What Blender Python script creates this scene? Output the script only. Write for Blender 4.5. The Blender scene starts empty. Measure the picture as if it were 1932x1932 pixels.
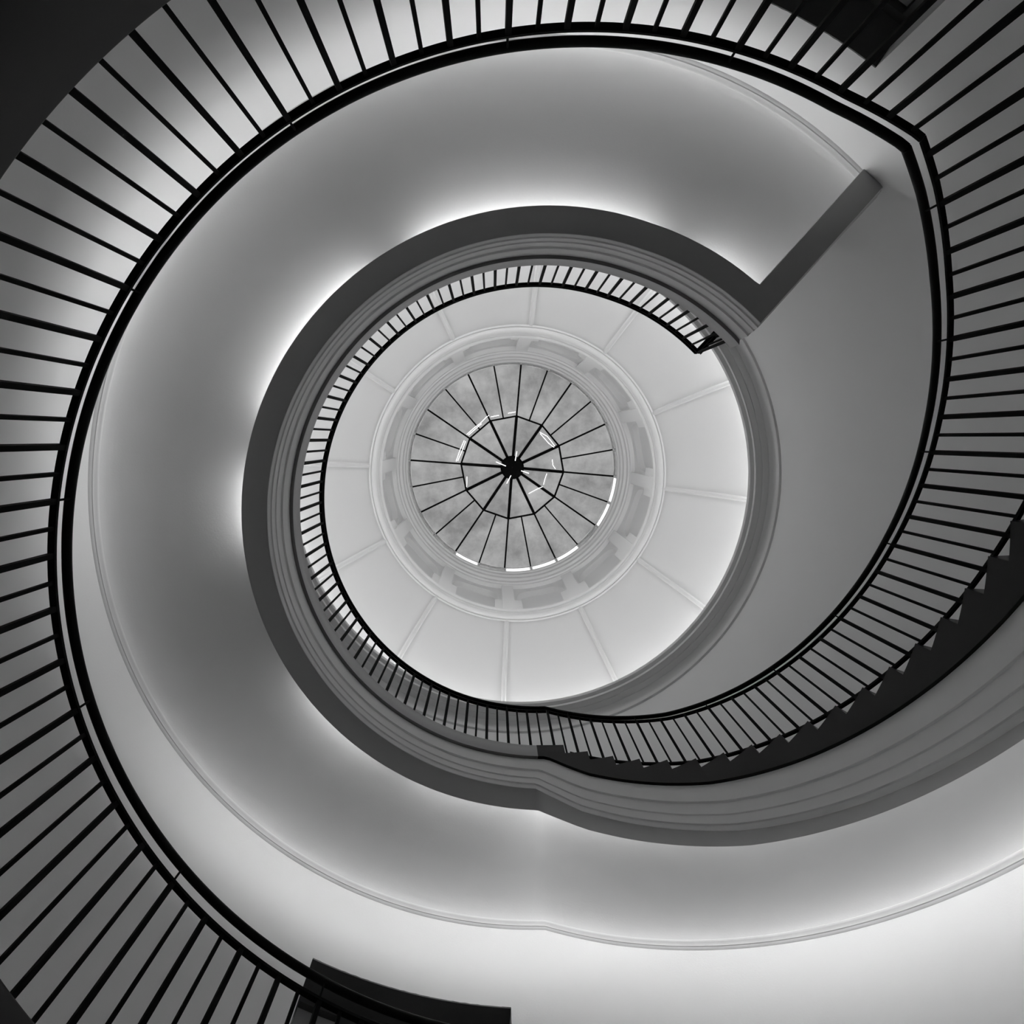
import bpy, bmesh, math, random
from mathutils import Vector, Matrix
random.seed(7)
sc = bpy.context.scene
C = sc.collection
ZC = 1.5                                   # the camera stands 1.5 m above the ground floor; heights below are above the camera
AX, AY = 0.5038, 0.7758                    # the stair axis seen from the camera (the axis is the world's origin)
rad, deg = math.radians, math.degrees
WALL = 4.18
AZU, AZL = 87.3, -55.2                     # where the flight meets the upper and the lower landing
ZU, ZLO = 6.88, 2.94                       # flat rail heights
END = 315.0                                # about where the upper landing stops
CLX, CLY = -0.021, 0.016

# ---------------------------------------------------------------- materials
def mat(name, col, rough=0.6, spec=0.3, noise=0.0, nscale=6.0, bump=0.0, bscale=120.0, metal=0.0, coat=0.0):
    m = bpy.data.materials.new(name); m.use_nodes = True
    nt = m.node_tree; b = nt.nodes['Principled BSDF']
    b.inputs['Base Color'].default_value = (col, col, col, 1)
    b.inputs['Roughness'].default_value = rough
    b.inputs['Specular IOR Level'].default_value = spec
    b.inputs['Metallic'].default_value = metal
    b.inputs['Coat Weight'].default_value = coat
    b.inputs['Coat Roughness'].default_value = 0.3
    if noise or bump:
        tc = nt.nodes.new('ShaderNodeTexCoord')
    if noise:
        n = nt.nodes.new('ShaderNodeTexNoise'); n.inputs['Scale'].default_value = nscale
        n.inputs['Detail'].default_value = 6
        r = nt.nodes.new('ShaderNodeMapRange')
        r.inputs['To Min'].default_value = max(0, col - noise); r.inputs['To Max'].default_value = min(1, col + noise)
        nt.links.new(tc.outputs['Object'], n.inputs['Vector'])
        nt.links.new(n.outputs['Fac'], r.inputs['Value'])
        nt.links.new(r.outputs['Result'], b.inputs['Base Color'])
    if bump:
        n2 = nt.nodes.new('ShaderNodeTexNoise'); n2.inputs['Scale'].default_value = bscale
        bp = nt.nodes.new('ShaderNodeBump'); bp.inputs['Strength'].default_value = bump; bp.inputs['Distance'].default_value = 0.01
        nt.links.new(tc.outputs['Object'], n2.inputs['Vector'])
        nt.links.new(n2.outputs['Fac'], bp.inputs['Height'])
        nt.links.new(bp.outputs['Normal'], b.inputs['Normal'])
    return m
def emit(name, strength, col=1.0):
    m = bpy.data.materials.new(name); m.use_nodes = True
    nt = m.node_tree; nt.nodes.clear()
    e = nt.nodes.new('ShaderNodeEmission'); o = nt.nodes.new('ShaderNodeOutputMaterial')
    e.inputs['Color'].default_value = (col, col, col, 1); e.inputs['Strength'].default_value = strength
    nt.links.new(e.outputs[0], o.inputs[0]); return m
M = {}
M['plaster'] = mat('white_plaster', 0.72, 0.75, 0.2, noise=0.012, nscale=2.5, bump=0.06, bscale=60)
M['wall'] = mat('white_wall_paint', 0.86, 0.75, 0.2, noise=0.010, nscale=2.5, bump=0.06, bscale=60)
M['trim'] = mat('painted_trim', 0.80, 0.6, 0.25)
M['cornice'] = mat('cornice_paint', 0.76, 0.6, 0.25)
M['bead'] = mat('bead_highlight', 0.95, 0.4, 0.3)  # whiter than the cornice, to carry the light on this face
M['dome'] = mat('dome_plaster', 0.72, 0.75, 0.2, noise=0.012, nscale=1.5)
M['edge'] = mat('painted_moulding', 0.90, 0.6, 0.25, noise=0.01, nscale=20)
M['trough'] = mat('trough_shaded', 0.40, 0.65, 0.25, noise=0.01, nscale=15)  # white plaster darkened, the underside's shade is put into the colour
M['fascia'] = mat('polished_dark_panel', 0.003, 0.35, 0.12)
M['fascia_sheen'] = mat('polished_panel_sheen', 0.12, 0.3, 0.5, coat=0.8)  # copy of the dark panel, base lightened for the dome's reflected sheen
M['metal'] = mat('blackened_steel', 0.004, 0.6, 0.03)
M['rail'] = mat('black_handrail', 0.004, 0.5, 0.06)
M['stone'] = mat('dark_tread', 0.03, 0.4, 0.4, noise=0.01, nscale=9)
M['floor'] = mat('stone_floor', 0.6, 0.45, 0.4, noise=0.02, nscale=5)
M['lintel'] = mat('dark_timber', 0.08, 0.4, 0.35, noise=0.01, nscale=9)
M['leaf'] = mat('door_paint', 0.3, 0.25, 0.5, noise=0.02, nscale=4)
M['jamb'] = mat('jamb_paint', 0.7, 0.6, 0.3)
M['glass_dark'] = mat('door_glass', 0.05, 0.08, 0.6)
M['letter'] = mat('dark_lettering', 0.02, 0.5, 0.3)
M['led'] = emit('cove_tube', 135.0)
M['led_fill'] = emit('lower_fill_tube', 150.0)  # unseen tubes, added for bounce light from below
M['led_cornice'] = emit('cornice_tube', 42.0)
M['led_flight'] = emit('flight_tube', 125.0)
M['led_lantern'] = emit('lantern_tube', 24.0)
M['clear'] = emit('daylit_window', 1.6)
M['spark'] = emit('glow_rod', 3.0)  # glow shared by the drawn glass glints and the hub rods
def pane_mat():
    m = bpy.data.materials.new('weathered_glass'); m.use_nodes = True
    nt = m.node_tree; nt.nodes.clear(); N = nt.nodes.new
    o = N('ShaderNodeOutputMaterial'); tr = N('ShaderNodeBsdfTransparent'); tl = N('ShaderNodeBsdfTranslucent')
    gl = N('ShaderNodeBsdfGlossy'); fr = N('ShaderNodeFresnel'); mx = N('ShaderNodeMixShader'); mx2 = N('ShaderNodeMixShader')
    gl.inputs['Roughness'].default_value = 0.02; fr.inputs['IOR'].default_value = 1.5
    tc = N('ShaderNodeTexCoord'); n = N('ShaderNodeTexNoise'); n.inputs['Scale'].default_value = 1.6; n.inputs['Detail'].default_value = 5
    r = N('ShaderNodeMapRange'); r.inputs['From Min'].default_value = 0.3; r.inputs['From Max'].default_value = 0.7
    r.inputs['To Min'].default_value = 0.35; r.inputs['To Max'].default_value = 0.65
    nt.links.new(tc.outputs['Object'], n.inputs['Vector']); nt.links.new(n.outputs['Fac'], r.inputs['Value'])
    tr.inputs['Color'].default_value = (0.9, 0.9, 0.9, 1); tl.inputs['Color'].default_value = (0.75, 0.75, 0.75, 1)
    n3 = N('ShaderNodeTexNoise'); n3.inputs['Scale'].default_value = 1.1; n3.inputs['Detail'].default_value = 8; n3.inputs['Roughness'].default_value = 0.65
    r3 = N('ShaderNodeMapRange'); r3.inputs['From Min'].default_value = 0.35; r3.inputs['From Max'].default_value = 0.68
    r3.inputs['To Min'].default_value = 0.5; r3.inputs['To Max'].default_value = 1.0
    nt.links.new(tc.outputs['Object'], n3.inputs['Vector']); nt.links.new(n3.outputs['Fac'], r3.inputs['Value'])
    nt.links.new(r3.outputs['Result'], tl.inputs['Color']); nt.links.new(r3.outputs['Result'], tr.inputs['Color'])
    nt.links.new(r.outputs['Result'], mx.inputs['Fac'])
    nt.links.new(tr.outputs[0], mx.inputs[1]); nt.links.new(tl.outputs[0], mx.inputs[2])
    nt.links.new(fr.outputs[0], mx2.inputs['Fac']); nt.links.new(mx.outputs[0], mx2.inputs[1]); nt.links.new(gl.outputs[0], mx2.inputs[2])
    nt.links.new(mx2.outputs[0], o.inputs[0]); return m
M['pane'] = pane_mat()

# ---------------------------------------------------------------- objects
def finish(o, smooth=35):
    me = o.data
    if smooth:
        me.polygons.foreach_set('use_smooth', [True] * len(me.polygons))
        me.set_sharp_from_angle(angle=rad(smooth))
def obj(name, verts, faces, m, parent=None, smooth=35, fix=True):
    me = bpy.data.meshes.new(name)
    me.from_pydata([tuple(v) for v in verts], [], faces)
    if fix:
        bm = bmesh.new(); bm.from_mesh(me)
        bmesh.ops.remove_doubles(bm, verts=bm.verts, dist=1e-5)
        bmesh.ops.recalc_face_normals(bm, faces=bm.faces)
        bm.to_mesh(me); bm.free()
    o = bpy.data.objects.new(name, me); C.objects.link(o)
    me.materials.append(m)
    finish(o, smooth)
    if parent: o.parent = parent
    return o
def tag(o, label, cat, group=None):
    o['label'] = label; o['category'] = cat
    if group: o['group'] = group
    return o
def struct(o):
    o['kind'] = 'structure'; return o
def empty(name):
    o = bpy.data.objects.new(name, None); C.objects.link(o); o.empty_display_size = 0.2; return o

def strip(rows, close_u=False, close_v=False, caps=False):
    """rows: list of equal-length rows of points -> verts, quads"""
    n, k = len(rows), len(rows[0]); v = [p for r in rows for p in r]; f = []
    for i in range(n if close_u else n - 1):
        a, b = i * k, ((i + 1) % n) * k
        for j in range(k if close_v else k - 1):
            j2 = (j + 1) % k
            f.append((a + j, a + j2, b + j2, b + j))
    if caps and not close_u:
        f.append(tuple(range(k))[::-1]); f.append(tuple((n - 1) * k + j for j in range(k)))
    return v, f
def join(*parts):
    V, F = [], []
    for v, f in parts:
        b = len(V); V += list(v); F += [tuple(b + i for i in q) for q in f]
    return V, F
def box(c, sx, sy, sz, ax=(1, 0, 0), ay=(0, 1, 0), az=(0, 0, 1)):
    c = Vector(c); ax, ay, az = Vector(ax), Vector(ay), Vector(az)
    v = [c + ax * (sx / 2 * i) + ay * (sy / 2 * j) + az * (sz / 2 * k) for i in (-1, 1) for j in (-1, 1) for k in (-1, 1)]
    return v, [(0, 1, 3, 2), (4, 6, 7, 5), (0, 4, 5, 1), (2, 3, 7, 6), (0, 2, 6, 4), (1, 5, 7, 3)]
def bar(p, q, w, h, up=(0, 0, 1)):
    p, q = Vector(p), Vector(q); d = (q - p); L = d.length; d.normalize()
    s = d.cross(Vector(up)); s.normalize(); u = s.cross(d)
    return box((p + q) / 2, L, w, h, d, s, u)
def P(r, a, h, c=(0, 0)):
    return (c[0] + r * math.cos(rad(a)), c[1] + r * math.sin(rad(a)), h + ZC)
def lathe(profile, az0=0, az1=360, step=2.0):
    n = max(2, int(round(abs(az1 - az0) / step)) + 1); full = abs(abs(az1 - az0) - 360) < 1e-6
    if full: n -= 1
    rows = [[P(r, az0 + (az1 - az0) * i / (n if full else n - 1), h) for r, h in profile] for i in range(n)]
    return strip(rows, close_u=full)

# ---------------------------------------------------------------- the path of the well edge
def interp(x, pts):
    if x <= pts[0][0]: return pts[0][1]
    for (a, b), (c, d) in zip(pts, pts[1:]):
        if x <= c: return b + (d - b) * (x - a) / (c - a)
    return pts[-1][1]
RT = [(-280, 2.623), (-64, 2.623), (-56, 2.652), (-50, 2.646), (-40, 2.612), (-20, 2.579), (0, 2.565), (20, 2.565), (40, 2.570), (58, 2.566),
      (70, 2.522), (80, 2.488), (88, 2.466), (100, 2.458), (288, 2.458), (316, 2.498)]
def Rail(a): return interp(a, RT)
def Cen(a):
    t = min(1, max(0, (AZU - a) / (AZU - AZL))); return (CLX * t, CLY * t)
def F(a): return ZU + (a - AZU) / (AZL - AZU) * (ZLO - ZU)
def zline(a, zl, zf, ak):
    """height of a lengthwise line: level on the landings, sloping on the flight; ak = where it leaves the upper landing"""
    akl = AZL + (zl - zf) / 0.02744
    if a >= ak: return ZU + zl
    if a <= akl and a < 0: return ZLO + zl
    if a > ak - 9:
        z0, z1 = ZU + zl, F(ak - 9) + zf
        return z0 + (z1 - z0) * (ak - a) / 9
    return max(F(a) + zf, ZLO + zl)
def W(a, d, zl, zf=None, ak=88, wallr=None):
    zf = zl if zf is None else zf
    r = wallr if wallr else Rail(a) + d
    return P(r, a, zline(a, zl, zf, ak), (0, 0) if wallr else Cen(a))

# the straight end of the upper landing: a line whose normal points to the open side
NA = 43.24
NX, NY = math.cos(rad(NA)), math.sin(rad(NA))
ENDK = 0.1244
def az_end(r, d):
    return 360 + NA - deg(math.acos((ENDK - d) / r))
def grid(a0, a1, step=1.0, extra=()):
    n = int(round(abs(a1 - a0) / step)); g = [a0 + (a1 - a0) * i / n for i in range(n + 1)]
    return sorted(set(g + [e for e in extra if a0 < e < a1]))

def sweep_landing(profile, a0=AZU + 7.5, M=14, closed=False, straight=True):
    """profile: list of (d, zl). Runs round the upper landing's well edge, turns at the end corner, goes straight to the wall."""
    cols = []
    for d, zl in profile:
        ae = az_end(2.498 + d, d)
        pts = []
        N = 220
        for i in range(N + 1):
            a = a0 + (ae - a0) * i / N
            pts.append(P(Rail(a) + d if i < N else 2.498 + d, a, ZU + zl))
        aw = az_end(WALL, d)
        if not straight: cols.append(pts); continue
        ze = -1.495 if (d > .22 and zl > -1.45) else zl
        rise = .25 * min(1, max(0, (-ze - 1.11) / .40))
        p = list(pts[-1]); p[2] = ZU + ze + ZC; pts.append(tuple(p))
        q = P(WALL, aw, ZU + ze + rise)
        for i in range(1, M + 1):
            t = i / M
            pts.append(tuple(p[k] + (q[k] - p[k]) * t for k in range(3)))
        cols.append(pts)
    rows = [[c[i] for c in cols] for i in range(len(cols[0]))]
    return strip(rows, close_v=closed)
def sweep_path(profile, a0, a1, step=1.0, closed=False, caps=False, ends=None):
    """profile: list of (d, zl, zf, ak) along the flight or the lower landing"""
    g = grid(a0, a1, step)
    rows = [[W(a, *p) for p in profile] for a in g]
    return strip(rows, close_v=closed, caps=caps)

# lengthwise lines of the edge section: (offset from the rail, landing height, flight height, kink)
L_top = (-.060, -.89, -.89, 88)
L_fb = (-.065, -1.11, -1.258, 89.5)
L_fo = (-.033, -1.11, -1.258, 89.5)
L_3b = (-.033, -1.295, -1.490, 91.4)
L_3o = (-.017, -1.300, -1.497, 91.4)
L_2b = (-.017, -1.415, -1.642, 92.2)
L_2o = (-.007, -1.420, -1.650, 92.2)
L_1b = (-.007, -1.500, -1.752, 92.5)
L_1o = (.005, -1.504, -1.758, 92.5)
L_0b = (.012, -1.548, -1.806, 92.7)
L_0o = (.017, -1.552, -1.812, 92.7)
L_d1 = (.055, -1.556, -1.805, 92.5)
L_T = (.245, -1.530, -1.716, 92)
L_Tt = (.245, -1.138, -1.206, 91)
L_Ti = (.232, -1.138, -1.206, 91)
L_Tb = (.232, -1.490, -1.690, 92)
L_Tc = (.060, -1.500, -1.740, 92)
L_Tw = (.045, -1.110, -1.170, 89.5)
def two(ls): return [(d, zl) for d, zl, zf, ak in ls]

# ================================================================ the shell
DOORS = {1: (-81.0, -56.3), 2: (95.0, 119.5)}
DH = 4.75; FL = ZLO - .89
def build_wall():
    az = set(x * 1.5 for x in range(-121, 121))
    for a, b in DOORS.values(): az |= {a, b}
    az = sorted(a for a in az if -180 <= a < 180)
    zs = [-ZC, 0.5, FL, 3.4, DH, 5.5, 6.5, 7.5, 8.6, 9.76, 10.35]
    V, Fc = [], []
    for a in az:
        for z in zs: V.append(P(WALL, a, z))
    k = len(zs); n = len(az)
    for i in range(n):
        a = az[i]; b = az[(i + 1) % n] if i + 1 < n else az[0] + 360
        mid = (a + b) / 2
        for j in range(k - 1):
            zm = (zs[j] + zs[j + 1]) / 2
            if any(lo < mid < hi for lo, hi in DOORS.values()) and FL < zm < DH: continue
            i2 = (i + 1) % n
            Fc.append((i * k + j, i2 * k + j, i2 * k + j + 1, i * k + j + 1))
    outer = lathe([(4.95, -ZC), (4.95, 10.35), (WALL, 10.35)])
    o = obj('wall_round', *join((V, Fc), outer), M['wall'], fix=False)
    struct(o)
build_wall()

def build_door(n, a0, a1):
    root = struct(empty('door_%d' % n))
    D = 0.36
    g = grid(a0, a1, 1.2)
    # reveal: lintel, jambs
    obj('lintel', *strip([[P(WALL - .002, a, DH), P(WALL + D + .1, a, DH), P(WALL + D + .1, a, DH + .15), P(WALL + .02, a, DH + .15)] for a in g], close_v=True, caps=True), M['lintel'], root)
    for a, s in ((a0, -1), (a1, 1)):
        ta = (-math.sin(rad(a)), math.cos(rad(a)), 0); ra = (math.cos(rad(a)), math.sin(rad(a)), 0)
        c = P(WALL + D / 2 + .03, a, (FL + DH) / 2)
        c = tuple(c[i] + ta[i] * s * .03 for i in range(3))
        obj('jamb', *box(c, D + .06, .06, DH - FL, ra, ta), M['jamb'], root)
    # frame and leaves, set back
    R0 = WALL + D
    zh = DH - .10
    def curved(aa, ab, z0, z1, r0, r1):
        gg = grid(aa, ab, max(.2, (ab - aa) / 8))
        return strip([[P(r0, a, z0), P(r1, a, z0), P(r1, a, z1), P(r0, a, z1)] for a in gg], close_v=True, caps=True)
    obj('door_frame', *join(curved(a0, a1, DH - .07, DH, R0 - .03, R0 + .06), curved(a0, a0 + .9, FL, DH - .07, R0 - .03, R0 + .06),
                            curved(a1 - .9, a1, FL, DH - .07, R0 - .03, R0 + .06)), M['lintel'], root)
    mid = (a0 + a1) / 2
    for aa, ab in ((a0 + 1.0, mid - .06), (mid + .06, a1 - 1.0)):
        lf = obj('door_leaf', *join(curved(aa, aa + 1.6, FL + .01, zh, R0, R0 + .05), curved(ab - 1.6, ab, FL + .01, zh, R0, R0 + .05),
                                    curved(aa + 1.6, ab - 1.6, zh - .14, zh, R0, R0 + .05), curved(aa + 1.6, ab - 1.6, FL + .01, FL + .25, R0, R0 + .05),
                                    curved(aa + 1.6, ab - 1.6, FL + 1.9, FL + 2.0, R0, R0 + .05)), M['leaf'], root)
        obj('glazing', *curved(aa + 1.6, ab - 1.6, FL + .25, zh - .14, R0 + .02, R0 + .03), M['glass_dark'], lf)
for n, (a, b) in DOORS.items(): build_door(n, a, b)

# ground floor
n = 96
struct(obj('floor_ground', *strip([[P(WALL, 360 * i / n, -ZC), P(.01, 360 * i / n, -ZC)] for i in range(n)], close_u=True), M['floor']))

# ---------------------------------------------------------------- soffit vault, shared by landings and flight
SOF = [(0, -1.05), (.1, -1.042), (.3, -1.04), (.55, -1.034), (.68, -1.035), (.77, -1.043), (.84, -1.060), (.89, -1.083), (.925, -1.112), (.948, -1.142), (.962, -1.172), (.968, -1.20)]
def soffit_r(a, s):
    r0 = Rail(a) + .045; return r0 + (WALL - r0) * s
def Wsof(a, s, zl, zf):
    t = Cen(a); r = soffit_r(a, s); k = 1 - s
    return P(r, a, zline(a, zl, zf, 90), (t[0] * k, t[1] * k))
def soffit(a0, a1, step=1.0):
    return strip([[Wsof(a, s, z, z - .07 - .02 * s) for s, z in SOF] for a in grid(a0, a1, step)])
def soffit_upper():
    cols = []
    for s, z in SOF:
        r0 = 2.49 + .045; r = r0 + (WALL - r0) * s
        ae = az_end(r, .09)
        cols.append([P(soffit_r(AZU + (ae - AZU) * i / 230, s), AZU + (ae - AZU) * i / 230, zline(AZU + (ae - AZU) * i / 230, z, z - .07 - .02 * s, 90)) for i in range(231)])
    return strip([[c[i] for c in cols] for i in range(231)])

CROWN = [(4.18, -1.266), (4.168, -1.262), (4.158, -1.25), (4.148, -1.248), (4.144, -1.238), (4.130, -1.226), (4.122, -1.217), (4.120, -1.207), (4.128, -1.198), (4.135, -1.185), (4.18, -1.18)]
def crown(a0, a1):
    return strip([[P(r, a, zline(a, z, z - .09, 90)) for r, z in CROWN] for a in grid(a0, a1, 1.0)], close_v=True, caps=True)

def slab(a0, a1, zu, d, th):
    g = grid(a0, a1, 1.5)
    rows = [[P(Rail(a) + d, a, zu, Cen(a)), P(WALL, a, zu), P(WALL, a, zu - th), P(Rail(a) + d, a, zu - th, Cen(a))] for a in g]
    return strip(rows, close_v=True, caps=True)
def slab_upper(d, zu, th):
    cols = []
    for k in range(12):
        s = k / 11
        r0 = 2.498 + d; r = r0 + (WALL - r0) * s; ae = az_end(r, .03)
        col = []
        for i in range(161):
            a = AZU - 2 + (ae - AZU + 2) * i / 160
            rr0 = Rail(a) + d
            col.append((rr0 + (WALL - rr0) * s, a))
        cols.append(col)
    top = [[P(c[i][0], c[i][1], zu) for c in cols] for i in range(161)]
    bot = [[P(c[i][0], c[i][1], zu - th) for c in cols] for i in range(161)]
    rows = [t + b[::-1] for t, b in zip(top, bot)]
    return strip(rows, close_v=True, caps=False)

def tube(points, r, n=8, caps=True):
    rows = []
    for i, p in enumerate(points):
        p = Vector(p); q0 = Vector(points[max(0, i - 1)]); q1 = Vector(points[min(len(points) - 1, i + 1)])
        t = (q1 - q0).normalized(); s = t.cross(Vector((0, 0, 1)))
        if s.length < 1e-4: s = Vector((1, 0, 0))
        s.normalize(); u = s.cross(t)
        rows.append([tuple(p + (s * math.cos(2 * math.pi * j / n) + u * math.sin(2 * math.pi * j / n)) * r) for j in range(n)])
    return strip(rows, close_v=True, caps=caps)

# ================================================================ upper landing
up = struct(empty('floor_upper'))
obj('floor_slab', *slab_upper(-.055, ZU - .89, .10), M['stone'], up)
obj('fascia', *sweep_landing([(-.060, -.885), (-.065, -.895), (-.065, -1.11), (-.030, -1.112), (-.030, -.885)], a0=AZU + 4.2, closed=True, straight=False), M['fascia_sheen'], up)
obj('stepped_moulding', *sweep_landing([(.02, -.90)] + two([L_fo, L_3b, L_3o, L_2b, L_2o, L_1b, L_1o, L_0b, L_0o]) + [(.04, -1.50), (.04, -.90)]), M['edge'], up)
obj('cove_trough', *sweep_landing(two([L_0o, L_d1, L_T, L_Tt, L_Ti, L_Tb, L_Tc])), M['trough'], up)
obj('cove_back', *sweep_landing([(.05, -1.51), (.045, -.92)]), M['plaster'], up)
obj('soffit', *soffit_upper(), M['plaster'], up)
for a0, a1 in ((95, 118), (124, 145), (176, 190), (201, 234), (245, 291), (300, 313)):
    ae = a1
    pts = [P(Rail(a) + .185, a, ZU - 1.098) for a in grid(a0, ae, 1.5)]
    obj('light_tube', *tube(pts, .012, 6), M['led'], up)
struct(obj('trim_1', *crown(AZL - 216, az_end(4.12, .0)), M['trim']))

# ================================================================ lower landing
lo = struct(empty('floor_lower'))
LA = -272
obj('floor_slab', *slab(LA, AZL + 1, FL, -.055, .10), M['stone'], lo)
def ring_lo(prof, closed=False):
    return strip([[P(Rail(a) + d, a, ZLO + z, Cen(a)) for d, z in prof] for a in grid(LA, AZL, 1.0)], close_v=closed, caps=closed)
obj('fascia', *ring_lo([(-.060, -.885), (-.065, -.895), (-.065, -1.255), (-.030, -1.257), (-.030, -.885)], True), M['fascia'], lo)
obj('stepped_moulding', *ring_lo([(-.033, -1.25)] + two([L_3b, L_3o, L_2b, L_2o, L_1b, L_1o, L_0b, L_0o])), M['fascia'], lo)
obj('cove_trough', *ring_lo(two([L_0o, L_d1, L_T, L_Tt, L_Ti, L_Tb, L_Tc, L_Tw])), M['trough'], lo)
obj('soffit', *strip([[Wsof(a, s, z, z) for s, z in SOF] for a in grid(LA, AZL, 1.5)]), M['plaster'], lo)
for a0, a1 in ((-270, -222), (-220, -172), (-170, -122), (-120, -60)):  # unseen fill tubes, added to throw bounce light upward
    obj('light_tube', *tube([P(Rail(a) + .14, a, ZLO - 1.19, Cen(a)) for a in grid(a0, a1, 2)], .012, 6), M['led_fill'], lo)

# ================================================================ the flight
NR = 26; RISE = (ZU - ZLO) / NR
NOSE0, GO = 84.8, 5.408
st = empty('staircase')
tag(st, 'curved flight of stairs with black stringer and pale vaulted underside climbing along the round wall', 'staircase')
def step_az(k): return NOSE0 - GO * k
def step_z(k): return F(step_az(k + 1)) - .885 + .06 * max(0, (4 - k) / 5)
for k in range(NR - 1):
    a1, a0, z = step_az(k), step_az(k + 1), step_z(k)
    g = [a1 + (a0 - a1) * i / 5 for i in range(6)]
    rows = [[P(Rail(a) - .045, a, z, Cen(a)), P(WALL - .002, a, z), P(WALL - .002, a, z - .03), P(Rail(a) - .045, a, z - .03, Cen(a))] for a in g]
    zr = step_z(k - 1) if k else ZU - .89
    ar = a1
    riser = [[P(Rail(a) - .045, a, z - .01, Cen(a)), P(WALL - .002, a, z - .01), P(WALL - .002, a, zr - .02), P(Rail(a) - .045, a, zr - .02, Cen(a))] for a in (ar + .5, ar)]
    so = obj('step', *strip(rows, close_v=True, caps=True), M['stone'], st)
    obj('riser', *strip(riser, close_v=True, caps=True), M['stone'], so)
def stringer():
    parts = []
    for k in range(-1, NR):
        a1 = AZU + 4.2 if k < 0 else step_az(k); a0 = step_az(k + 1) if k < NR - 1 else AZL
        z = ZU - .888 if k < 0 else step_z(k) + .003
        g = [a1 + (a0 - a1) * i / 5 for i in range(6)]
        rows = []
        for a in g:
            zb = zline(a, -1.11, -1.258, 89.5)
            rows.append([P(Rail(a) - .065, a, z, Cen(a)), P(Rail(a) - .033, a, z, Cen(a)), P(Rail(a) - .033, a, zb, Cen(a)), P(Rail(a) - .065, a, zb, Cen(a))])
        parts.append(strip(rows, close_v=True, caps=True))
    return join(*parts)
obj('stringer', *stringer(), M['fascia'], st)
FA0, FA1 = AZL, AZU + 7.5
obj('stepped_moulding', *sweep_path([(.02, -1.10, -1.2, 89.5), L_fo, L_3b, L_3o, L_2b, L_2o, L_1b, L_1o, L_0b, L_0o], FA0, FA1), M['edge'], st)
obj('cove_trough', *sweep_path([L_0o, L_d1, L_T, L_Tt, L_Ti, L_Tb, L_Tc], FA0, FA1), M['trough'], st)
obj('cove_back', *sweep_path([(.05, -1.51, -1.75, 92), (.045, -1.08, -1.15, 90)], FA0, FA1), M['plaster'], st)
obj('soffit', *soffit(FA0, AZU), M['plaster'], st)
for a0, a1 in ((66, 93.5), (42, 64.5), (18, 40.5), (-6, 16.5), (-30, -7.5), (-54, -31.5)):
    obj('light_tube', *tube([W(a, .222, -1.095, -1.188, 90) for a in grid(a0, a1, 1.5)], .012, 6), M['led_flight'], st)
# ================================================================ balustrades
def path_bar(azs, d0, d1, z0, z1, zf=None, ak=88):
    rows = []
    for a in azs:
        zz = (zline(a, 0, 0, 87.3) if zf is None else zline(a, *zf))
        rows.append([P(Rail(a) + d, a, zz + z, Cen(a)) for d, z in ((d0, z0), (d1, z0), (d1, z1), (d0, z1))])
    return strip(rows, close_v=True, caps=True)
def baluster(parent, a, w, ztop, zbot, d=-.018):
    ra = (math.cos(rad(a)), math.sin(rad(a)), 0); ta = (-ra[1], ra[0], 0)
    x, y, _ = P(Rail(a) + d, a, 0, Cen(a))
    c = (x, y, (ztop + zbot) / 2 + ZC)
    return obj('baluster', *box(c, w, w, ztop - zbot, ra, ta), M['metal'], parent, smooth=0, fix=False)
def bracket(parent, a, z, h=.10):
    x, y, _ = P(Rail(a) - .010, a, 0, Cen(a))
    return obj('rail_bracket', *tube([(x, y, z + ZC), (x, y, z + h + ZC)], .006, 8), M['metal'], parent)
THICK, THIN, HR, HRZ = .026, .018, .023, .130

# lower landing
bl = empty('balustrade')
tag(bl, 'nearest black balustrade ringing the lower landing, with long bars running out of the picture', 'balustrade', 'black balustrades of the stairwell')
ga = grid(LA, AZL, 1.0)
obj('flat_rail', *path_bar(ga, -.034, 0, -.008, .008), M['metal'], bl)
obj('handrail', *tube([P(Rail(a) + .002, a, ZLO + HRZ, Cen(a)) for a in ga], HR, 14), M['rail'], bl)
LOWAZ = [(0, -.43), (4, -.1), (8, .25), (12, .37), (18, .33), (24, .15), (28, .1), (32, -.17), (36, -.42), (42, -.56), (48, -.4), (52, -.2), (56, .05), (60, .5), (65, 1.0), (80, 1.6)]
i = 0
while True:
    a = -56.1135 - 2.88397 * i + interp(i, LOWAZ)
    if a < LA: break
    baluster(bl, a, THIN if i % 2 == 0 else THICK, ZLO, FL - .02)
    if i % 8 == 7: bracket(bl, a, ZLO + .008)
    i += 1

# flight
bf = empty('balustrade')
tag(bf, 'sloping black balustrade of the stair flight, with a toothed row of steps along its foot', 'balustrade', 'black balustrades of the stairwell')
ga = grid(AZL + .05, AZU - .05, 1.0)
obj('flat_rail', *path_bar(ga, -.034, 0, -.008, .008), M['metal'], bf)
obj('handrail', *tube([P(Rail(a) + .002, a, zline(a, 0, 0, 87.3) + HRZ, Cen(a)) for a in ga], HR, 14), M['rail'], bf)
gb = grid(AZL + 1, 83.5, 1.0)
obj('bottom_rail', *path_bar(gb, -.031, -.003, -.881, -.858), M['metal'], bf)
for i in range(53):
    a = 86.95 - 2.7 * i
    k = math.floor((NOSE0 - a) / GO)
    zt = .002 + (ZU - .89 if k < 0 else (step_z(k) if k < NR - 1 else FL))
    zr = zline(a, 0, 0, 87.3)
    if i % 2 == 0 or k < 1: baluster(bf, a, THICK if i % 2 == 0 else THIN, zr, zt)
    else: baluster(bf, a, THIN, zr, zr - .862)
    if i % 6 == 2: bracket(bf, a, zr + .008)

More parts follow.
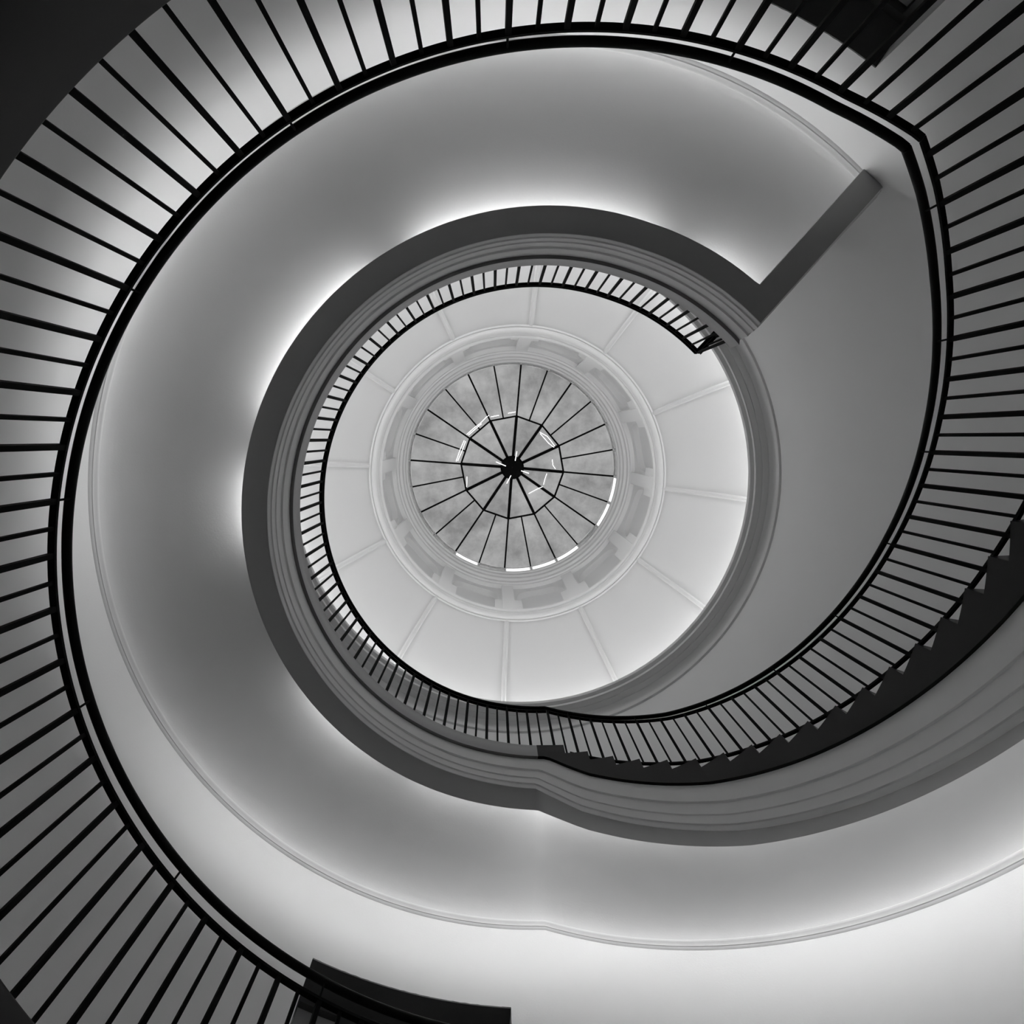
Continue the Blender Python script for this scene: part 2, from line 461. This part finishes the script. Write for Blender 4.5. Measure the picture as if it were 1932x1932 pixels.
# upper landing
bu = empty('balustrade')
tag(bu, 'small far balustrade of short black bars ringing the upper landing under the dome', 'balustrade', 'black balustrades of the stairwell')
aec = az_end(2.498, 0)
ga = grid(AZU, aec, 1.0)
obj('flat_rail', *path_bar(ga, -.034, 0, -.008, .008), M['metal'], bu)
corner = P(2.498 - .017, az_end(2.498 - .017, -.017), ZU)
wallp = P(WALL - .01, az_end(WALL, -.017), ZU)
obj('flat_rail', *bar(corner, wallp, .034, .016), M['metal'], bu)
hc = P(2.498 + .002, az_end(2.5, 0.002), ZU + HRZ); hw = P(WALL - .005, az_end(WALL, .002), ZU + HRZ)
obj('handrail', *tube([P(Rail(a) + .002, a, ZU + HRZ) for a in ga] + [hc] + [tuple(hc[k] + (hw[k] - hc[k]) * t for k in range(3)) for t in (.03, .1, .3, .6, 1)], HR, 14), M['rail'], bu)
UPI = [(0, 87.2), (38, 192.4), (64, 264.3), (75, 297.1), (82, aec)]
for i in range(1, 83):
    a = interp(i, UPI)
    baluster(bu, a, THICK if i % 2 == 0 else THIN, ZU, ZU - .89)
    if i % 8 == 4: bracket(bu, a, ZU + .008)
ux, uy = (wallp[0] - corner[0]), (wallp[1] - corner[1]); ul = math.hypot(ux, uy); ux /= ul; uy /= ul
for j in range(1, int(ul / .125) + 1):
    x, y = corner[0] + ux * .125 * j, corner[1] + uy * .125 * j
    w = THICK if j % 2 == 0 else THIN
    obj('baluster', *box((x, y, ZU - .445 + ZC), w, w, .89, (ux, uy, 0), (-uy, ux, 0)), M['metal'], bu, smooth=0, fix=False)

# ================================================================ cornice and dome
CORN = [(4.18, 9.76), (4.145, 9.765), (4.145, 9.85), (4.165, 9.865), (4.175, 9.90), (4.165, 9.95), (4.14, 9.99), (4.10, 10.015), (4.10, 10.025), (3.995, 10.03), (3.99, 10.045), (3.895, 10.05), (3.89, 10.06),
        (3.89, 10.11), (3.825, 10.12), (3.82, 10.13), (3.82, 10.20), (3.84, 10.22), (3.87, 10.22), (3.87, 10.15), (4.17, 10.15)]
t2 = struct(obj('trim_2', *lathe(CORN, step=1.5), M['cornice']))
obj('bead', *lathe([(3.885, 10.045), (3.883, 10.06), (3.883, 10.105), (3.89, 10.112)], step=1.5), M['bead'], t2)
DOME = [(4.17, 10.15), (4.165, 10.35), (4.12, 10.58), (4.02, 10.84), (3.86, 11.12), (3.66, 11.38), (3.42, 11.63), (3.18, 11.85), (2.93, 12.03), (2.90, 12.05)]
ce = obj('ceiling', *lathe(DOME, step=1.5), M['dome']); struct(ce)
for k in range(12):
    a = 4.6 + 30 * k; ta = Vector((-math.sin(rad(a)), math.cos(rad(a)), 0))
    rows = []
    for r, h in DOME[1:-1]:
        p = Vector(P(r, a, h)); inn = Vector((-math.cos(rad(a)), -math.sin(rad(a)), -.6)).normalized()
        rows.append([tuple(p - ta * .055 - inn * .01), tuple(p - ta * .020 + inn * .045), tuple(p + ta * .020 + inn * .045), tuple(p + ta * .055 - inn * .01)])
    obj('rib', *strip(rows), M['dome'], ce)
led = obj('light_tube', *lathe([(4.09, 10.175), (4.108, 10.193), (4.09, 10.211), (4.072, 10.193), (4.09, 10.175)], step=3), M['led_cornice'], ce)

def bead(cx, cz, r, t0, t1, n=8):
    return [(cx + r * math.cos(rad(t0 + (t1 - t0) * i / n)), cz + r * math.sin(rad(t0 + (t1 - t0) * i / n))) for i in range(n + 1)]
RING = [(2.93, 12.05), (2.93, 12.00), (2.895, 11.995), (2.89, 12.015), (2.872, 12.015)] + bead(2.815, 12.02, .052, -10, -170, 10) + [(2.752, 12.02), (2.745, 12.05), (2.70, 12.055), (2.69, 12.07), (2.69, 12.11), (2.97, 12.13)]
struct(obj('trim_3', *lathe(RING, step=1.5), M['trim']))

# lantern drum with niches
lan = struct(empty('wall_lantern'))
def drum():
    parts = []
    RB, RN = 2.885, 3.02
    for k in range(12):
        c = 18.5 + 30 * k
        hw = 11.2
        az = [c - 15, c - hw] + [c - hw + 2 * hw * i / 24 for i in range(1, 24)] + [c + hw, c + 15]
        def arch(a):
            x = min(1, abs(a - c) / hw); return 13.55 + .68 * (1 - x ** 3.2) ** (1 / 2.2)
        def col(a, inside):
            t = arch(a)
            return [P(RB, a, 12.12), P(RB, a, 12.3), P(RN if inside else RB, a, 12.3), P(RN if inside else RB, a, t), P(RB, a, t), P(RB, a, 14.60)]
        rows = [col(az[0], False), col(az[1], False)] + [col(a, True) for a in az[1:-1]] + [col(az[-2], False), col(az[-1], False)]
        parts.append(strip(rows))
    return join(*parts)
obj('niche_wall', *drum(), M['dome'], lan, smooth=30)
for k in range(12):
    a = 3.5 + 30 * k; ra = (math.cos(rad(a)), math.sin(rad(a)), 0); ta = (-ra[1], ra[0], 0)
    pl = obj('pilaster', *box(P(2.855, a, 13.34), .12, .27, 2.46, ra, ta), M['trim'], lan, smooth=0)
    obj('plinth', *box(P(2.875, a, 12.74), .07, .60, 1.2, ra, ta), M['trim'], pl, smooth=0)
ENT = [(2.92, 14.50), (2.79, 14.51), (2.785, 14.62), (2.755, 14.64), (2.75, 14.80), (2.70, 14.84), (2.69, 14.98), (2.655, 15.02), (2.65, 15.16), (2.615, 15.19), (2.61, 15.26), (2.64, 15.27)]
obj('entablature', *lathe(ENT, step=1.5), M['trim'], lan)

obj('outer_shell', *lathe([(3.06, 12.1), (3.06, 15.72), (2.78, 15.74), (2.78, 15.27), (2.64, 15.26)], step=3), M['trim'], lan)
obj('light_tube', *lathe([(2.79, 12.15), (2.80, 12.16), (2.79, 12.17), (2.78, 12.16), (2.79, 12.15)], step=3), M['led_lantern'], lan)
# ================================================================ skylight
sk = empty('skylight')
tag(sk, 'round glass skylight with dark metal spokes round a black hub', 'skylight')
HB, HD, HH = 15.66, 15.86, 16.10
RBASE, RD, RHUB = 2.62, 1.335, .31
for k in range(12):
    a = 4.6 + 30 * k
    am, an = a + 15, a + 30
    obj('long_rib', *join(bar(P(RBASE, a, HB - .01), P(RD, a, HD - .02), .042, .05), bar(P(RD, a, HD - .03), P(.24, a, HH - .05), .07, .12)), M['metal'], sk, smooth=0)
    mid = [(P(RD, a, HD)[i] + P(RD, an, HD)[i]) / 2 for i in range(3)]
    obj('short_rib', *bar(P(RBASE, am, HB - .01), mid, .036, .045), M['metal'], sk, smooth=0)
    obj('ring_bar', *bar(P(RD, a, HD - .01), P(RD, an, HD - .01), .042, .05), M['metal'], sk, smooth=0)
    for q in ([P(RBASE, a, HB + .03), P(RBASE, am, HB + .03), tuple(mid[:2]) + (mid[2] + .03,), P(RD, a, HD + .03)],
              [P(RBASE, am, HB + .03), P(RBASE, an, HB + .03), P(RD, an, HD + .03), tuple(mid[:2]) + (mid[2] + .03,)]):
        obj('glass_pane', q, [(0, 1, 2, 3)], M['pane'], sk, smooth=0)
    obj('glass_pane', [P(RD, a, HD + .03), P(RD, an, HD + .03), P(.2, an, HH), P(.2, a, HH)], [(0, 1, 2, 3)], M['pane'], sk, smooth=0)
hub = lathe([(.01, HH - .22), (RHUB - .06, HH - .22), (RHUB - .02, HH - .20), (RHUB - .02, HH - .10), (RHUB, HH - .08), (RHUB, HH + .05), (.01, HH + .08)], step=15)
obj('hub', *hub, M['metal'], sk, smooth=20)
for ai, ao, ri, ro in ((-69, -74.7, .2, .44), (196, 200, .18, .45), (18, 18.4, .24, .45), (101, 110, .2, .43)):  # four slim glowing rods at the hub
    obj('glow_rod', *tube([P(ri, ai, HH - .27), P(ro, ao, HH - .24)], .009, 8), M['spark'], sk)
GLINTS = [[(590, 865), (615, 795), (640, 740)], [(655, 705), (700, 665), (735, 640), (775, 600), (790, 590)], [(800, 600), (850, 590)], [(905, 578), (950, 570)],
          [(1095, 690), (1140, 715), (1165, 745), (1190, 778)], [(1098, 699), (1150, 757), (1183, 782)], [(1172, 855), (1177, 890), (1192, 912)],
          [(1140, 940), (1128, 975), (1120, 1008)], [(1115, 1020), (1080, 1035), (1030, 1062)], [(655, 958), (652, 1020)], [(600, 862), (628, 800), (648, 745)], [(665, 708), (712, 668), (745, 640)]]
for seg in GLINTS:      # glass glints drawn as glowing strands: traced points turned to metres from the axis
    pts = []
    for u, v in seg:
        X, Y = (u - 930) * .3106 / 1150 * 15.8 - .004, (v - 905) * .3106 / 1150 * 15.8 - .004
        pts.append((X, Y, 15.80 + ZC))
    obj('glint_strand', *tube(pts, .0065, 6), M['spark'], sk)
for k in range(24):
    a = 4.6 + 15 * k
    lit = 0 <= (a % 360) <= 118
    g = grid(a + 1.0, a + 14.0, 1.3)
    obj('side_pane', *strip([[P(RBASE + .004, x, 15.28), P(RBASE + .004, x, HB - .05)] for x in g]), M['clear'] if lit and k not in (2, 6) else M['pane'], sk, smooth=0)
    obj('side_post', *box(P(RBASE + .02, a, (15.26 + HB) / 2), .05, .05, HB - 15.26, (math.cos(rad(a)), math.sin(rad(a)), 0), (-math.sin(rad(a)), math.cos(rad(a)), 0)), M['trim'], sk, smooth=0)
obj('curb_rail', *lathe([(RBASE - .01, HB - .06), (RBASE - .01, HB + .02), (RBASE + .10, HB + .02), (RBASE + .10, HB - .06), (RBASE - .01, HB - .06)], step=3), M['trim'], sk)

# ================================================================ lettering on the wall
cu = bpy.data.curves.new('wall_lettering', 'FONT'); cu.body = 'KLD'; cu.size = .042; cu.extrude = .004; cu.space_character = 1.15
tmp = bpy.data.objects.new('text_source', cu); C.objects.link(tmp); bpy.context.view_layer.update()
lme = bpy.data.meshes.new_from_object(tmp.evaluated_get(bpy.context.evaluated_depsgraph_get()))
bpy.data.objects.remove(tmp); bpy.data.curves.remove(cu)
lt = bpy.data.objects.new('wall_lettering', lme); C.objects.link(lt); lme.materials.clear(); lme.materials.append(M['letter'])
tag(lt, 'small dark raised letters on the pale wall beside the upper right doorway', 'lettering')
a = -53.75; r = Vector((math.cos(rad(a)), math.sin(rad(a)), 0)); rt = r.cross(Vector((0, 0, 1)))
mw = Matrix((rt, Vector((0, 0, 1)), -r)).transposed().to_4x4()
mw.translation = Vector(P(WALL - .006, a, 3.86)); lt.matrix_world = mw

# ================================================================ world, camera, settings
w = bpy.data.worlds.new('sky'); sc.world = w; w.use_nodes = True
w.node_tree.nodes['Background'].inputs['Color'].default_value = (1, 1, 1, 1)
w.node_tree.nodes['Background'].inputs['Strength'].default_value = 0.48

FPX = 1150.0; VP = (930.0, 826.0)
z = Vector((VP[0] - 966, VP[1] - 966, FPX)).normalized()
x = (Vector((1, 0, 0)) - z * z.x).normalized(); y = z.cross(x)
right = Vector((x.x, y.x, z.x)); down = Vector((x.y, y.y, z.y)); fwd = Vector((x.z, y.z, z.z))
mw = Matrix((right, -down, -fwd)).transposed().to_4x4(); mw.translation = Vector((-AX, -AY, ZC))
cam = bpy.data.cameras.new('camera'); co = bpy.data.objects.new('camera', cam); C.objects.link(co)
co.matrix_world = mw; cam.sensor_width = 36; cam.lens = FPX / 1932 * 36; cam.clip_start = .02; cam.clip_end = 200
sc.camera = co
sc.view_settings.view_transform = 'Standard'; sc.view_settings.look = 'None'
sc.view_settings.gamma = 1.0; sc.view_settings.use_curve_mapping = False
sc.view_settings.exposure = 0.0
cy = sc.cycles
cy.use_denoising = True; cy.max_bounces = 10; cy.diffuse_bounces = 7; cy.glossy_bounces = 3; cy.transparent_max_bounces = 8
cy.sample_clamp_indirect = 4.0; cy.caustics_reflective = False; cy.caustics_refractive = False
